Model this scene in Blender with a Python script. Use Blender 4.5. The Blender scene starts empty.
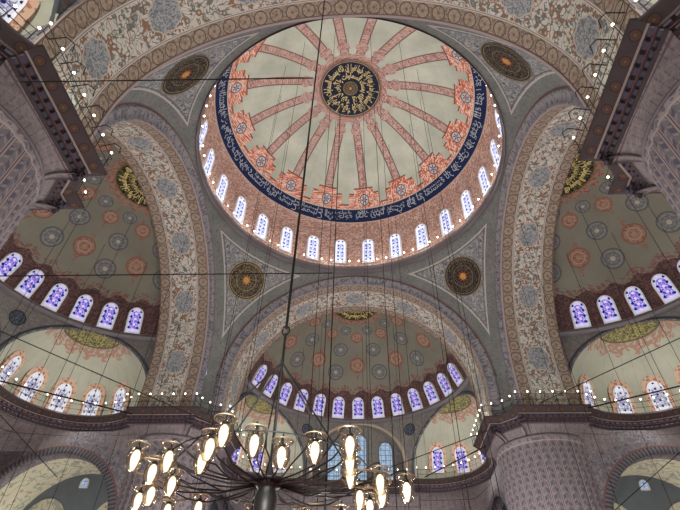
import bpy, bmesh, math, random
from math import sin, cos, pi, radians as RD, sqrt, atan2, degrees
from mathutils import Vector, Matrix
random.seed(7)
S = bpy.context.scene
COL = S.collection

# ------------------------------------------------------------------ dimensions
ZC = 20.7            # springing height shared by arches, pendentives and semi-domes
RP = 16.4            # pendentive sphere
AW = 12.0            # arch plane distance
RA, RS = 11.2, 10.35 # arch outer / soffit radius
YS = 16.0            # semi-dome centre distance
RSD = 10.9           # semi-dome radius
RDR = 10.7           # drum below the semi-dome
ZL = 17.6            # ledge height
EC, ER, EZ = 10.0, 5.4, 18.6   # exedra sphere: distance, radius, centre height
ZD, RD_ = 34.0, 11.9 # main dome
CAM = dict(x=1.0644, y=-22.9171, z=1.6, f=482.9132, pitch=.7596, yaw=-.0711, roll=-.028)

# ------------------------------------------------------------------ object helpers
def tag(o, label=None, cat=None, group=None, kind=None):
    if label: o['label'] = label
    if cat: o['category'] = cat
    if group: o['group'] = group
    if kind: o['kind'] = kind
    return o

def empty(name, loc=(0, 0, 0), parent=None):
    o = bpy.data.objects.new(name, None); COL.objects.link(o)
    o.location = loc; o.empty_display_size = .3
    if parent: o.parent = parent
    return o

def link(name, me, m=None, parent=None):
    o = bpy.data.objects.new(name, me); COL.objects.link(o)
    if m is not None and not me.materials: me.materials.append(m)
    if parent: o.parent = parent
    return o

class MB:
    """collects faces with uvs for one mesh"""
    def __init__(s): s.v = []; s.f = []; s.uv = []; s.e = []; s.mi = []
    def grid(s, fn, nu, nv, uv=None, edge=None, keep=None, close=False, mi=0):
        b = len(s.v); P = []; 
        for j in range(nv+1):
            for i in range(nu+1):
                a, c = i/nu, j/nv
                s.v.append(tuple(fn(a, c))); P.append((a, c))
        for j in range(nv):
            for i in range(nu):
                q = [j*(nu+1)+i, j*(nu+1)+i+1, (j+1)*(nu+1)+i+1, (j+1)*(nu+1)+i]
                if keep and not keep((i+.5)/nu, (j+.5)/nv): continue
                s.f.append([b+k for k in q])
                s.uv.append([uv(*P[k]) if uv else P[k] for k in q])
                s.e.append([edge(*P[k]) if edge else (0, 0) for k in q]); s.mi.append(mi)
        return s
    def face(s, pts, uvs=None, mi=0):
        b = len(s.v); s.v += [tuple(p) for p in pts]; s.f.append(list(range(b, b+len(pts))))
        s.uv.append(uvs or [(0, 0)]*len(pts)); s.e.append([(0, 0)]*len(pts)); s.mi.append(mi)
    def box(s, c, ax, ay, az, mi=0):
        c, ax, ay, az = map(Vector, (c, ax, ay, az))
        p = [c+ax*i+ay*j+az*k for k in (-1, 1) for j in (-1, 1) for i in (-1, 1)]
        for q in ((0, 1, 3, 2), (4, 5, 7, 6), (0, 1, 5, 4), (2, 3, 7, 6), (0, 2, 6, 4), (1, 3, 7, 5)):
            s.face([p[k] for k in q], mi=mi)
    def tube(s, pts, r, n=6, closed=False, mi=0):
        pts = [Vector(p) for p in pts]; b = len(s.v); N = len(pts)
        for i, p in enumerate(pts):
            d = (pts[(i+1) % N]-pts[i-1]) if closed else (pts[min(i+1, N-1)]-pts[max(i-1, 0)])
            d.normalize(); a = Vector((0, 0, 1)) if abs(d.z) < .9 else Vector((1, 0, 0))
            x = d.cross(a).normalized(); y = d.cross(x)
            rr = r[i] if isinstance(r, (list, tuple)) else r
            for k in range(n):
                t = 2*pi*k/n; s.v.append(tuple(p+x*cos(t)*rr+y*sin(t)*rr))
        for i in range(N if closed else N-1):
            j = (i+1) % N
            for k in range(n):
                l = (k+1) % n
                s.f.append([b+i*n+k, b+i*n+l, b+j*n+l, b+j*n+k]); s.uv.append([(0, 0)]*4); s.e.append([(0, 0)]*4); s.mi.append(mi)
        if not closed:
            for i in (0, N-1):
                s.f.append([b+i*n+k for k in range(n)]); s.uv.append([(0, 0)]*n); s.e.append([(0, 0)]*n); s.mi.append(mi)
        return s
    def lathe(s, prof, c=(0, 0, 0), n=16, mi=0):
        c = Vector(c); b = len(s.v)
        for r, z in prof:
            for k in range(n):
                t = 2*pi*k/n; s.v.append((c.x+r*cos(t), c.y+r*sin(t), c.z+z))
        for i in range(len(prof)-1):
            for k in range(n):
                l = (k+1) % n
                s.f.append([b+i*n+k, b+i*n+l, b+(i+1)*n+l, b+(i+1)*n+k])
                s.uv.append([(k/n, prof[i][1]), ((k+1)/n, prof[i][1]), ((k+1)/n, prof[i+1][1]), (k/n, prof[i+1][1])]); s.e.append([(0, 0)]*4); s.mi.append(mi)
        return s
    def mesh(s, name, smooth=True):
        me = bpy.data.meshes.new(name); me.from_pydata(s.v, [], s.f)
        u = me.uv_layers.new(name='UVMap'); e = me.uv_layers.new(name='Edge')
        k = 0
        for fu, fe in zip(s.uv, s.e):
            for a, b in zip(fu, fe):
                u.data[k].uv = a; e.data[k].uv = b; k += 1
        for p, m in zip(me.polygons, s.mi): p.material_index = m; p.use_smooth = smooth
        me.update(); return me
    def build(s, name, m, parent=None, smooth=True, weld=True):
        me = s.mesh(name, smooth)
        if weld:
            bm = bmesh.new(); bm.from_mesh(me); bmesh.ops.remove_doubles(bm, verts=bm.verts, dist=.0005); bm.to_mesh(me); bm.free()
        if isinstance(m, (list, tuple)):
            for q in m: me.materials.append(q)
            return link(name, me, None, parent)
        return link(name, me, m, parent)

# ------------------------------------------------------------------ node expression helper
def lin(c):
    return tuple((v/255/12.92 if v/255 <= .04045 else ((v/255+.055)/1.055)**2.4) for v in c)
class X:
    def __init__(s, T, k): s.T = T; s.k = k
    def _m(s, op, *a): return s.T.m(op, s, *a)
    def __add__(s, o): return s._m('ADD', o)
    __radd__ = __add__
    def __sub__(s, o): return s._m('SUBTRACT', o)
    def __rsub__(s, o): return s.T.m('SUBTRACT', o, s)
    def __mul__(s, o): return s._m('MULTIPLY', o)
    __rmul__ = __mul__
    def __truediv__(s, o): return s._m('DIVIDE', o)
    def gt(s, o): return s._m('GREATER_THAN', o)
    def lt(s, o): return s._m('LESS_THAN', o)
    def sin(s): return s._m('SINE')
    def cos(s): return s._m('COSINE')
    def abs(s): return s._m('ABSOLUTE')
    def sqrt(s): return s._m('SQRT')
    def floor(s): return s._m('FLOOR')
    def mod(s, o): return s._m('FLOORED_MODULO', o)
    def wrap(s, p): return (s+p/2).mod(p)-p/2          # centred repeat
    def min(s, o): return s._m('MINIMUM', o)
    def max(s, o): return s._m('MAXIMUM', o)
    def atan2(s, o): return s._m('ARCTAN2', o)
    def inr(s, a, b): return s.gt(a)*s.lt(b)
class Tree:
    def __init__(s, name):
        s.mat = bpy.data.materials.new(name); s.mat.use_nodes = True
        s.nt = s.mat.node_tree; s.nt.nodes.clear()
        s.out = s.n('ShaderNodeOutputMaterial')
        uv = s.n('ShaderNodeUVMap'); uv.uv_map = 'UVMap'; sp = s.n('ShaderNodeSeparateXYZ'); s.l(uv.outputs[0], sp.inputs[0])
        s.u, s.v = X(s, sp.outputs[0]), X(s, sp.outputs[1])
        ge = s.n('ShaderNodeNewGeometry'); s.pos = ge.outputs['Position']
    def edge(s):
        uv = s.n('ShaderNodeUVMap'); uv.uv_map = 'Edge'; sp = s.n('ShaderNodeSeparateXYZ'); s.l(uv.outputs[0], sp.inputs[0])
        return X(s, sp.outputs[0]), X(s, sp.outputs[1])
    def n(s, t): return s.nt.nodes.new(t)
    def l(s, a, b): s.nt.links.new(a, b)
    def put(s, val, inp):
        if isinstance(val, X): s.l(val.k, inp)
        elif hasattr(val, 'is_output'): s.l(val, inp)
        elif isinstance(val, tuple): inp.default_value = (*val[:3], 1) if len(inp.default_value) == 4 else val[:3]
        else: inp.default_value = val
    def m(s, op, *a):
        nd = s.n('ShaderNodeMath'); nd.operation = op
        for i, q in enumerate(a): s.put(q, nd.inputs[i])
        return X(s, nd.outputs[0])
    def vec(s, x, y, z=0.):
        nd = s.n('ShaderNodeCombineXYZ')
        for i, q in enumerate((x, y, z)): s.put(q, nd.inputs[i])
        return nd.outputs[0]
    def mix(s, f, a, b):
        nd = s.n('ShaderNodeMix'); nd.data_type = 'RGBA'
        s.put(f, nd.inputs[0]); s.put(a, nd.inputs[6]); s.put(b, nd.inputs[7]); return nd.outputs[2]
    def noise(s, vec, sc, det=3., dist=0.):
        nd = s.n('ShaderNodeTexNoise'); s.l(vec, nd.inputs['Vector']); nd.inputs['Scale'].default_value = sc
        nd.inputs['Detail'].default_value = det; nd.inputs['Distortion'].default_value = dist
        return X(s, nd.outputs[0])
    def vor(s, vec, sc, feat='F1', rnd=1.):
        nd = s.n('ShaderNodeTexVoronoi'); nd.feature = feat; s.l(vec, nd.inputs['Vector']); nd.inputs['Scale'].default_value = sc
        nd.inputs['Randomness'].default_value = rnd
        c = None
        if feat == 'F1':
            sp = s.n('ShaderNodeSeparateXYZ'); s.l(nd.outputs['Color'], sp.inputs[0]); c = X(s, sp.outputs[0])
        return X(s, nd.outputs['Distance']), c
    def scroll(s, vec, sc, w=.035):
        """thin curling lines"""
        return ((s.noise(vec, sc, 1., 1.2)-.5).abs()).lt(w)
    def done(s, col, rough=.85, bump=None, emit=None, metal=0.):
        b = s.n('ShaderNodeBsdfPrincipled'); s.put(col, b.inputs['Base Color'])
        b.inputs['Roughness'].default_value = rough; b.inputs['Metallic'].default_value = metal
        if rough > .6: b.inputs['Specular IOR Level'].default_value = .25
        if bump is not None:
            bp = s.n('ShaderNodeBump'); bp.inputs['Strength'].default_value = .35; bp.inputs['Distance'].default_value = .03
            s.put(bump, bp.inputs['Height']); s.l(bp.outputs[0], b.inputs['Normal'])
        if emit is not None:
            s.put(col, b.inputs['Emission Color']); b.inputs['Emission Strength'].default_value = emit
        s.l(b.outputs[0], s.out.inputs[0]); return s.mat

M = {}
def plain(name, c, rough=.7, metal=0., var=.12, sc=1.5):
    T = Tree(name); k = T.noise(T.pos, sc, 4.)
    d = tuple(v*(1-var*1.6) for v in lin(c)); e = tuple(min(1, v*(1+var)) for v in lin(c))
    M[name] = T.done(T.mix(k, d, e), rough, metal=metal); return M[name]

def rosette(T, dx, dy, r, n=8):
    """returns (inside, ring, petals, core) masks of one circular motif"""
    d = (dx*dx+dy*dy).sqrt()/r; a = dy.atan2(dx)
    pet = d.lt(.45+.28*((a*n).cos())) 
    return d.lt(1.), d.inr(.84, 1.), pet, d.lt(.22), d

def plaster(T, a, b, sc=.35):
    k = T.noise(T.pos, sc, 5.); k2 = T.noise(T.pos, sc*7, 3.)
    f = ((k-.35)*2.2).max(0.).min(1.)
    c = T.mix(f, lin(a), lin(b)); return T.mix(k2*.35, c, tuple(v*.72 for v in lin(a)))

def make_soffit():
    T = Tree('painted_arch_soffit'); u, v = T.u, T.v
    W = 4.1; P = T.vec(u, v)
    c = plaster(T, (200, 199, 188), (220, 218, 208), .5)
    # scroll field
    d, k = T.vor(P, 1.75); 
    fl = d.lt(.29); ring = d.inr(.21, .29); core = d.lt(.1)
    fc = T.mix(k.gt(.5), lin((146, 114, 94)), lin((118, 130, 130)))
    c = T.mix(T.scroll(P, 1.5, .035), c, lin((144, 114, 94)))
    c = T.mix(T.scroll(T.vec(u+7.3, v), 2., .03), c, lin((112, 120, 118)))
    c = T.mix(fl*.85, c, fc); c = T.mix(ring*.6, c, lin((96, 82, 72))); c = T.mix(core, c, lin((206, 190, 166)))
    # big medallions
    pu = u.wrap(28*pi/180*RS); pv = v-2.05
    q = ((pu/1.02)*(pu/1.02)+(pv/.82)*(pv/.82)).sqrt(); q = q+.05*((pv.atan2(pu)*8).cos())
    chain = q.inr(.98, 1.36); 
    c = T.mix(chain*T.vor(P, 4.5)[0].lt(.34), c, lin((150, 104, 80)))
    c = T.mix(q.lt(1.), c, T.mix(T.scroll(P, 4., .06), lin((164, 168, 168)), lin((112, 120, 128))))
    c = T.mix(q.inr(.93, 1.02), c, lin((188, 180, 168)))
    # borders
    vv = (v-W/2).abs()
    bd = vv.gt(1.2); lv = vv-1.63; 
    ins, rg, pt, co, dd = rosette(T, u.wrap(.94), lv, .4, 6)
    b = T.mix(T.scroll(P, 3., .05), lin((158, 146, 132)), lin((124, 114, 104)))
    b = T.mix(ins, b, T.mix(T.vor(P, 4.5)[0].lt(.4), lin((164, 152, 136)), lin((138, 122, 106)))); b = T.mix(rg, b, lin((106, 86, 76))); b = T.mix(pt*.8, b, lin((148, 138, 124))); b = T.mix(co, b, lin((136, 104, 86)))
    b = T.mix(vv.gt(1.98), b, lin((116, 96, 84)))
    c = T.mix(bd, c, b)
    ln = vv.inr(1.06, 1.2); c = T.mix(ln, c, lin((196, 190, 182))); c = T.mix(vv.inr(1.11, 1.14), c, lin((110, 92, 82)))
    M['soffit'] = T.done(c)

def make_face():
    T = Tree('painted_arch_face'); P = T.vec(T.u, T.v)
    c = T.mix(T.scroll(P, 2.2, .045), lin((140, 138, 142)), lin((104, 104, 112)))
    c = T.mix(T.vor(P, 2.2)[0].lt(.2), c, lin((100, 96, 108)))
    c = T.mix(T.v.gt(.9), c, lin((140, 92, 84))); c = T.mix(T.v.lt(.12), c, lin((164, 150, 148)))
    M['face'] = T.done(c)

def make_pendentive():
    T = Tree('painted_pendentive'); a, b = T.edge(); P = T.vec(T.u, T.v)
    c = plaster(T, (116, 120, 116), (138, 141, 136), .6)
    e = a.min(b)
    inner = e.gt(.95)
    c = T.mix(T.scroll(P, 2.4, .035)*.7, c, lin((96, 100, 106)))
    g = T.mix(T.scroll(P, 2.6, .05), lin((118, 124, 128)), lin((160, 162, 158)))
    g = T.mix(T.vor(P, 2.6)[0].lt(.2), g, lin((140, 116, 104)))
    g = T.mix(T.vor(T.vec(T.u+3.1, T.v+1.7), 1.7)[0].lt(.2), g, lin((92, 98, 110)))
    c = T.mix(inner, c, g)
    c = T.mix(e.inr(.92, 1.02), c, lin((182, 180, 174))); c = T.mix(e.inr(1.1, 1.16), c, lin((96, 88, 88)))
    c = T.mix(e.lt(.14), c, lin((120, 92, 90)))
    M['pendentive'] = T.done(c)

def make_semidome():
    T = Tree('painted_semidome'); az, el = T.u, T.v
    ce = (el*(pi/180)).cos()*(RSD*pi/180); m = RSD*pi/180
    P = T.vec(az*ce, el*m)
    c = plaster(T, (120, 119, 107), (140, 139, 125), .28)
    c = T.mix((az.wrap(9.)).abs().lt(.07)*.5, c, lin((104, 100, 90)))
    for e0, r in ((70., .56), (57.6, .78), (44.2, .86)):      # grey wheels
        i, rg, pt, co, d = rosette(T, (az-17.5).wrap(35.)*ce, (el-e0)*m, r, 7)
        g = T.mix(T.vor(P, 4.2)[0].lt(.4), lin((128, 130, 126)), lin((100, 104, 108))); g = T.mix(pt, g, lin((106, 110, 114))); g = T.mix(d.inr(.52, .6), g, lin((88, 92, 98))); g = T.mix(rg, g, lin((84, 86, 90))); g = T.mix(co, g, lin((172, 168, 152)))
        c = T.mix(i*.85, c, g)
    for e0, r in ((66., .64), (49., .86)):                   # red rosettes with finials
        dx, dy = az.wrap(35.)*ce, (el-e0)*m
        fin = (dx.abs()*(1.7/r)+dy.abs()*(.5/r)).lt(1.)
        c = T.mix(fin*(T.vor(P, 5.)[0].lt(.5))*.8, c, lin((140, 92, 78)))
        i, rg, pt, co, d = rosette(T, dx, dy, r, 8)
        g = T.mix(T.vor(P, 4.6)[0].lt(.42), lin((150, 122, 104)), lin((132, 84, 70))); g = T.mix(d.inr(.52, .62), g, lin((176, 146, 126))); g = T.mix(rg, g, lin((134, 84, 70))); g = T.mix(co, g, lin((168, 130, 110)))
        c = T.mix(i*.8, c, g)
    # crown fringe of the calligraphic roundel
    lob = el+1.3*((az*(pi/180*20)).cos())
    fr = T.mix(T.vor(P, 4.4)[0].lt(.42), lin((146, 120, 104)), lin((132, 84, 74)))
    c = T.mix(lob.gt(74.8), c, fr)
    # maroon zone between windows, ragged upper edge
    pk = (az*(pi/180*29)).sin()
    z = el-1.1*pk-2.2*T.noise(P, 3.5, 2.)
    tex = T.mix(T.scroll(P, 3., .05), lin((76, 56, 56)), lin((104, 84, 82)))
    tex = T.mix(T.vor(P, 3.4)[0].lt(.26), tex, lin((112, 68, 64)))
    c = T.mix(z.lt(35.6)*T.vor(P, 4.2)[0].lt(.5)*.85, c, lin((126, 82, 76)))
    c = T.mix(z.lt(32.6), c, tex)
    c = T.mix(el.lt(19.6), c, lin((120, 104, 96)))
    M['semidome'] = T.done(c)

def make_dome():
    T = Tree('painted_main_dome'); az, el = T.u-6.3, T.v
    m = RD_*pi/180; ce = (el*(pi/180)).cos()*m
    P = T.vec(az*ce, el*m)
    c = plaster(T, (170, 176, 162), (206, 210, 196), .42)
    c = T.mix((T.u.wrap(7.5)).abs().lt(.06)*.45, c, lin((120, 118, 108)))
    red = T.mix(T.scroll(P, 3., .055), lin((192, 164, 152)), lin((146, 100, 94)))
    red = T.mix(T.vor(P, 3.6)[0].lt(.3), red, lin((142, 136, 136)))
    # ribs
    w = az.wrap(22.5); dx = w*ce
    ww = .36+.0*el
    rib = dx.abs().lt(ww)*el.inr(37., 75.)
    c = T.mix(rib, c, red); c = T.mix((dx.abs()-ww).abs().lt(.055)*el.inr(37., 73.), c, lin((118, 92, 90)))
    # rib heads
    for e0, r in ((68.6, .6),):
        i = ((dx/r)*(dx/r)+((el-e0)*m/.5)*((el-e0)*m/.5)).lt(1.); c = T.mix(i, c, red)
    cen = el+1.1*((az*(pi/180*16)).cos()); c = T.mix(cen.gt(71.8), c, red)
    # lower orange-red frieze
    fz = T.mix(T.scroll(P, 2.6, .06), lin((190, 98, 68)), lin((226, 200, 184)))
    fz = T.mix(T.vor(P, 2.8)[0].lt(.22), fz, lin((132, 136, 146)))
    top = 33.9+3.9*(((dx.abs()/1.55)).lt(1.))+2.6*((dx.abs()/.95).lt(1.))-1.2*((w.abs()-11.25).abs().lt(2.2))
    c = T.mix(el.lt(top), c, fz); c = T.mix((el-top).abs().lt(.35), c, lin((126, 84, 72)))
    i, rg, pt, co, d = rosette(T, dx/.8, (el-34.8)*m, .58, 6)
    c = T.mix(i, c, lin((186, 190, 196))); c = T.mix(pt, c, lin((78, 92, 112))); c = T.mix(rg, c, lin((70, 70, 84))); c = T.mix(co, c, lin((196, 120, 84)))
    c = T.mix(el.lt(30.9), c, lin((196, 178, 160)))
    # dark blue inscription band
    c = T.mix(el.lt(30.3), c, lin((22, 38, 78)))
    c = T.mix(el.lt(24.3), c, lin((190, 170, 152)))
    # window zone
    wz = T.mix(T.scroll(P, 3., .06), lin((166, 122, 108)), lin((210, 184, 172)))
    wz = T.mix(T.vor(P, 3.4)[0].lt(.28), wz, lin((150, 140, 140)))
    c = T.mix(el.lt(23.7), c, wz)
    M['dome'] = T.done(c)

def make_exedra():
    T = Tree('painted_exedra'); az, el = T.u, T.v
    m = ER*pi/180; ce = (el*(pi/180)).cos()*m; P = T.vec(az*ce, el*m)
    c = plaster(T, (160, 162, 148), (182, 184, 168), .4)
    c = T.mix(az.wrap(11.).abs().lt(.14)*.5, c, lin((112, 106, 94)))
    lob = el+2.4*((az*(pi/180*14)).cos())
    c = T.mix(lob.gt(54.)*T.vor(P, 4.2)[0].lt(.6)*.85, c, lin((158, 116, 100)))
    M['exedra'] = T.done(c)

def make_drum():
    T = Tree('painted_drum_wall'); P = T.vec(T.u, T.v)
    c = T.mix(T.noise(P, .8, 4.), lin((122, 120, 114)), lin((146, 142, 132)))
    c = T.mix(T.scroll(P, 2.4, .07)*.6, c, lin((100, 104, 112)))
    c = T.mix(T.vor(P, 2.8)[0].lt(.2)*.7, c, lin((140, 110, 96)))
    M['drum'] = T.done(c)

def make_shaft():
    T = Tree('fluted_painted_pier'); u, v = T.u, T.v; P = T.vec(u, v)
    w = u.wrap(.54)
    ln = (w.abs()-.225).abs().lt(.022); 
    c = T.mix(T.noise(P, .9, 4.), lin((104, 98, 104)), lin((126, 118, 120)))
    lf = ((v*15.+w.abs()*16.).sin()).gt(.5)*w.abs().inr(.03, .17); lf2 = ((v*6.+(w.gt(0.))*pi).sin()).gt(.0)*w.abs().inr(.02, .19)
    c = T.mix(lf2*.8, c, lin((82, 82, 96))); c = T.mix(lf*.6, c, lin((150, 144, 146)))
    c = T.mix(ln, c, lin((156, 140, 138))); c = T.mix(w.abs().gt(.25), c, lin((88, 76, 82)))
    c = T.mix(v.gt(15.6), c, T.mix(T.scroll(P, 2.4, .1), lin((112, 104, 110)), lin((146, 136, 138)))); c = T.mix(v.inr(15.54, 15.63), c, lin((166, 154, 150)))
    M['shaft'] = T.done(c)

def make_corbel():
    T = Tree('painted_corbel'); u, v = T.u, T.v; P = T.vec(u, v)
    c = T.mix(T.noise(P, 1.1, 4.), lin((104, 96, 100)), lin((128, 120, 120)))
    c = T.mix(u.wrap(.36).abs().lt(.03)*.6, c, lin((86, 80, 86)))
    c = T.mix(T.scroll(P, 2.4, .06)*.5, c, lin((140, 132, 130)))
    c = T.mix(v.inr(.12, .22)+v.inr(1.3, 1.4), c, lin((92, 78, 84)))
    M['corbel'] = T.done(c)

def make_cornice():
    T = Tree('painted_cornice'); u, v = T.u, T.v; P = T.vec(u, v)
    c = T.mix(T.noise(P, 2., 4.), lin((52, 44, 46)), lin((76, 66, 66)))
    i, rg, pt, co, d = rosette(T, (u-.43).wrap(.86), v-.38, .2, 6)
    c = T.mix(i*v.lt(.6), c, lin((78, 58, 48))); c = T.mix(rg*v.lt(.6), c, lin((44, 36, 40))); c = T.mix(co*v.lt(.6), c, lin((104, 76, 56)))
    c = T.mix(v.inr(.61, .7), c, lin((140, 126, 120)))
    c = T.mix(v.inr(.98, 1.08), c, lin((116, 64, 64)))
    M['cornice'] = T.done(c)
    T = Tree('blue_grey_muqarnas'); c = T.mix(T.noise(T.pos, 2., 3.), lin((62, 60, 72)), lin((88, 84, 96))); M['dentil'] = T.done(c)

def make_wall():
    T = Tree('tiled_lower_wall'); P = T.vec(T.u, T.v)
    c = T.mix(T.noise(P, .9, 3.), lin((96, 92, 98)), lin((118, 112, 116)))
    c = T.mix(T.scroll(P, 2.6, .045), c, lin((132, 128, 132)))
    c = T.mix(T.vor(P, 2.6)[0].lt(.22), c, lin((82, 82, 98)))
    M['wall'] = T.done(c)
    T = Tree('aisle_plaster'); P = T.pos
    c = plaster(T, (196, 192, 168), (214, 210, 188), .5)
    c = T.mix(T.vor(P, 1.4)[0].lt(.2)*.7, c, lin((150, 122, 96))); c = T.mix(T.scroll(P, .9, .04)*.6, c, lin((120, 140, 134)))
    M['aisle'] = T.done(c)

def make_glass(name, kind):
    T = Tree(name); u, v = T.u, T.v         # metres, centred on x, v from sill
    # Edge layer: x = distance to pane border, y = pane half width
    e, hw = T.edge()
    if kind == 'violet':
        cell, k = T.vor(T.vec(u*1., v*.8), 5.2)
        c = T.mix(k, lin((82, 62, 200)), lin((150, 124, 240)))
        c = T.mix(T.vor(T.vec(u, v*.8), 5.2, 'DISTANCE_TO_EDGE')[0].lt(.05), c, lin((222, 216, 255)))
        c = T.mix(e.lt(.13), c, lin((214, 214, 246)))
        dot = (((u.abs()-.36)*(u.abs()-.36)+v.wrap(.46)*v.wrap(.46)).sqrt()).lt(.1); c = T.mix(dot, c, lin((34, 22, 110)))
        vv = (v-.28).wrap(.46); dc = ((u*u+vv*vv).sqrt()); c = T.mix(dc.lt(.11), c, lin((250, 214, 255)))
        st = .85
    elif kind == 'pale':
        cell, k = T.vor(T.vec(u*1., v*.7), 4.6)
        c = T.mix(k, lin((140, 142, 232)), lin((222, 222, 252)))
        c = T.mix(T.vor(T.vec(u, v*.7), 4.6, 'DISTANCE_TO_EDGE')[0].lt(.07), c, lin((240, 242, 255)))
        c = T.mix(e.lt(.17), c, lin((238, 240, 252)))
        dot = (((u.abs()-.2)*(u.abs()-.2)+v.wrap(.5)*v.wrap(.5)).sqrt()).lt(.1); c = T.mix(dot, c, lin((52, 54, 150)))
        st = 1.2
    elif kind == 'white':
        cell, k = T.vor(T.vec(u*1., v*.8), 4.2)
        c = T.mix(k, lin((176, 172, 222)), lin((240, 238, 236)))
        c = T.mix(T.vor(T.vec(u, v*.8), 4.2, 'DISTANCE_TO_EDGE')[0].lt(.05), c, lin((120, 116, 140)))
        c = T.mix(e.lt(.14), c, lin((236, 236, 244)))
        vv = v.wrap(.44); uu = u.wrap(.44)
        c = T.mix((uu*uu+vv*vv).sqrt().lt(.085), c, lin((40, 38, 100)))
        st = .9
    else:
        cell, k = T.vor(T.vec(u, v), 4.)
        c = T.mix(k, lin((142, 178, 214)), lin((196, 220, 240)))
        c = T.mix(T.vor(T.vec(u, v), 4., 'DISTANCE_TO_EDGE')[0].lt(.06), c, lin((214, 226, 236)))
        c = T.mix(v.wrap(.5).abs().lt(.03), c, lin((96, 128, 170))); c = T.mix(u.wrap(.47).abs().lt(.03), c, lin((96, 128, 170)))
        st = .75
    b = T.n('ShaderNodeEmission'); T.put(c, b.inputs[0]); b.inputs[1].default_value = st*GLASS
    T.l(b.outputs[0], T.out.inputs[0]); M[name] = T.mat

def make_roundels():
    # painted calligraphic roundels (u, v normalised to the radius)
    def base(name, dark, gold, core, mid):
        T = Tree(name); u, v = T.u, T.v; d = (u*u+v*v).sqrt(); a = v.atan2(u)
        P = T.vec(a*1.6, d*3.2)
        c = T.mix(T.noise(T.pos, 3., 2.), lin(dark), tuple(q*1.6 for q in lin(dark)))
        s = T.scroll(P, 3.4, .03)*d.inr(.3, .86); c = T.mix(s, c, lin(gold))
        pet = ((a*14).cos()+(d*22).sin()).gt(.9)*d.inr(.3, .85); c = T.mix(pet*.5, c, lin(mid))
        c = T.mix(d.inr(.52, .55), c, lin(gold)); c = T.mix(d.inr(.86, .9), c, lin(gold)); c = T.mix(d.gt(.95), c, lin(gold))
        c = T.mix(d.lt(.25+.05*((a*10).cos())), c, lin(core)); c = T.mix(d.lt(.16)*T.scroll(T.vec(u, v), 9., .12), c, lin((196, 156, 84)))
        M[name] = T.done(c)
    base('roundel_rust', (24, 27, 36), (122, 108, 80), (126, 72, 44), (76, 62, 50))
    base('roundel_gold', (36, 38, 42), (152, 136, 98), (150, 108, 66), (110, 100, 80))
    T = Tree('navy_roundel'); d = (T.u*T.u+T.v*T.v).sqrt()
    c = T.mix(T.noise(T.pos, 2., 2.), lin((22, 28, 46)), lin((34, 42, 62))); c = T.mix(d.gt(.95), c, lin((150, 110, 96))); c = T.mix(d.inr(.9, .93), c, lin((150, 140, 110)))
    M['navy_roundel'] = T.done(c)
    T = Tree('dark_roundel'); d = (T.u*T.u+T.v*T.v).sqrt()
    c = T.mix(T.scroll(T.vec(T.u, T.v), 7., .03), lin((32, 36, 32)), lin((120, 112, 64))); c = T.mix(d.gt(.95), c, lin((120, 96, 74)))
    M['dark_roundel'] = T.done(c)
    T = Tree('green_gold_roundel'); d = (T.u*T.u+T.v*T.v).sqrt()
    c = T.mix(T.scroll(T.vec(T.u, T.v), 9., .06), lin((84, 86, 66)), lin((160, 152, 98))); c = T.mix(d.gt(.93), c, lin((96, 92, 76)))
    M['pale_roundel'] = T.done(c)
    T = Tree('slate_roundel'); d = (T.u*T.u+T.v*T.v).sqrt()
    c = T.mix(T.scroll(T.vec(T.u, T.v), 4., .04), lin((54, 62, 74)), lin((112, 122, 130))); c = T.mix(d.inr(.86, .97), c, lin((40, 46, 58)))
    M['slate_roundel'] = T.done(c)

def make_floor():
    T = Tree('red_carpet'); P = T.pos
    c = T.mix(T.vor(P, .9)[0].lt(.25), lin((120, 44, 40)), lin((150, 110, 90))); M['floor'] = T.done(c)

GLASS = .9
make_soffit(); make_face(); make_pendentive(); make_semidome(); make_dome(); make_exedra(); make_drum(); make_shaft(); make_corbel(); make_cornice(); make_wall(); make_roundels(); make_floor()
make_glass('violet_glass', 'violet'); make_glass('pale_glass', 'pale'); make_glass('white_glass', 'white'); make_glass('sky_glass', 'sky')
plain('stone_trim', (112, 108, 112)); plain('dark_trim', (84, 88, 96)); plain('cream_trim', (176, 164, 146)); plain('rim_trim', (98, 92, 96))
plain('stucco_white', (226, 226, 236)); plain('iron', (22, 20, 20), .5, .3); plain('rope', (24, 22, 22), .8); plain('brass', (150, 132, 104), .4, .6)
plain('slate_paint', (104, 112, 118)); plain('gold_paint', (232, 214, 140), .5); plain('ivory_paint', (206, 190, 136), .6); plain('band_paint', (176, 184, 194), .6)
def voussoir():
    T = Tree('voussoir_trim'); f = (T.u*58).mod(1.).lt(.55)
    c = T.mix(f, lin((112, 108, 112)), lin((70, 70, 78))); c = T.mix(T.v.gt(.74), c, lin((122, 84, 80))); c = T.mix(T.v.lt(.1), c, lin((96, 94, 98)))
    M['voussoir'] = T.done(T.mix(T.noise(T.pos, 2., 3.)*.4, c, lin((60, 56, 60))))
voussoir()
plain('hub_metal', (40, 38, 38), .45, .4)
def halo():
    T = Tree('painted_window_border'); P = T.vec(T.u, T.v)
    M['halo'] = T.done(T.mix(T.vor(P, 4.5)[0].lt(.42), lin((190, 162, 142)), lin((158, 106, 86))))
halo()
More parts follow.
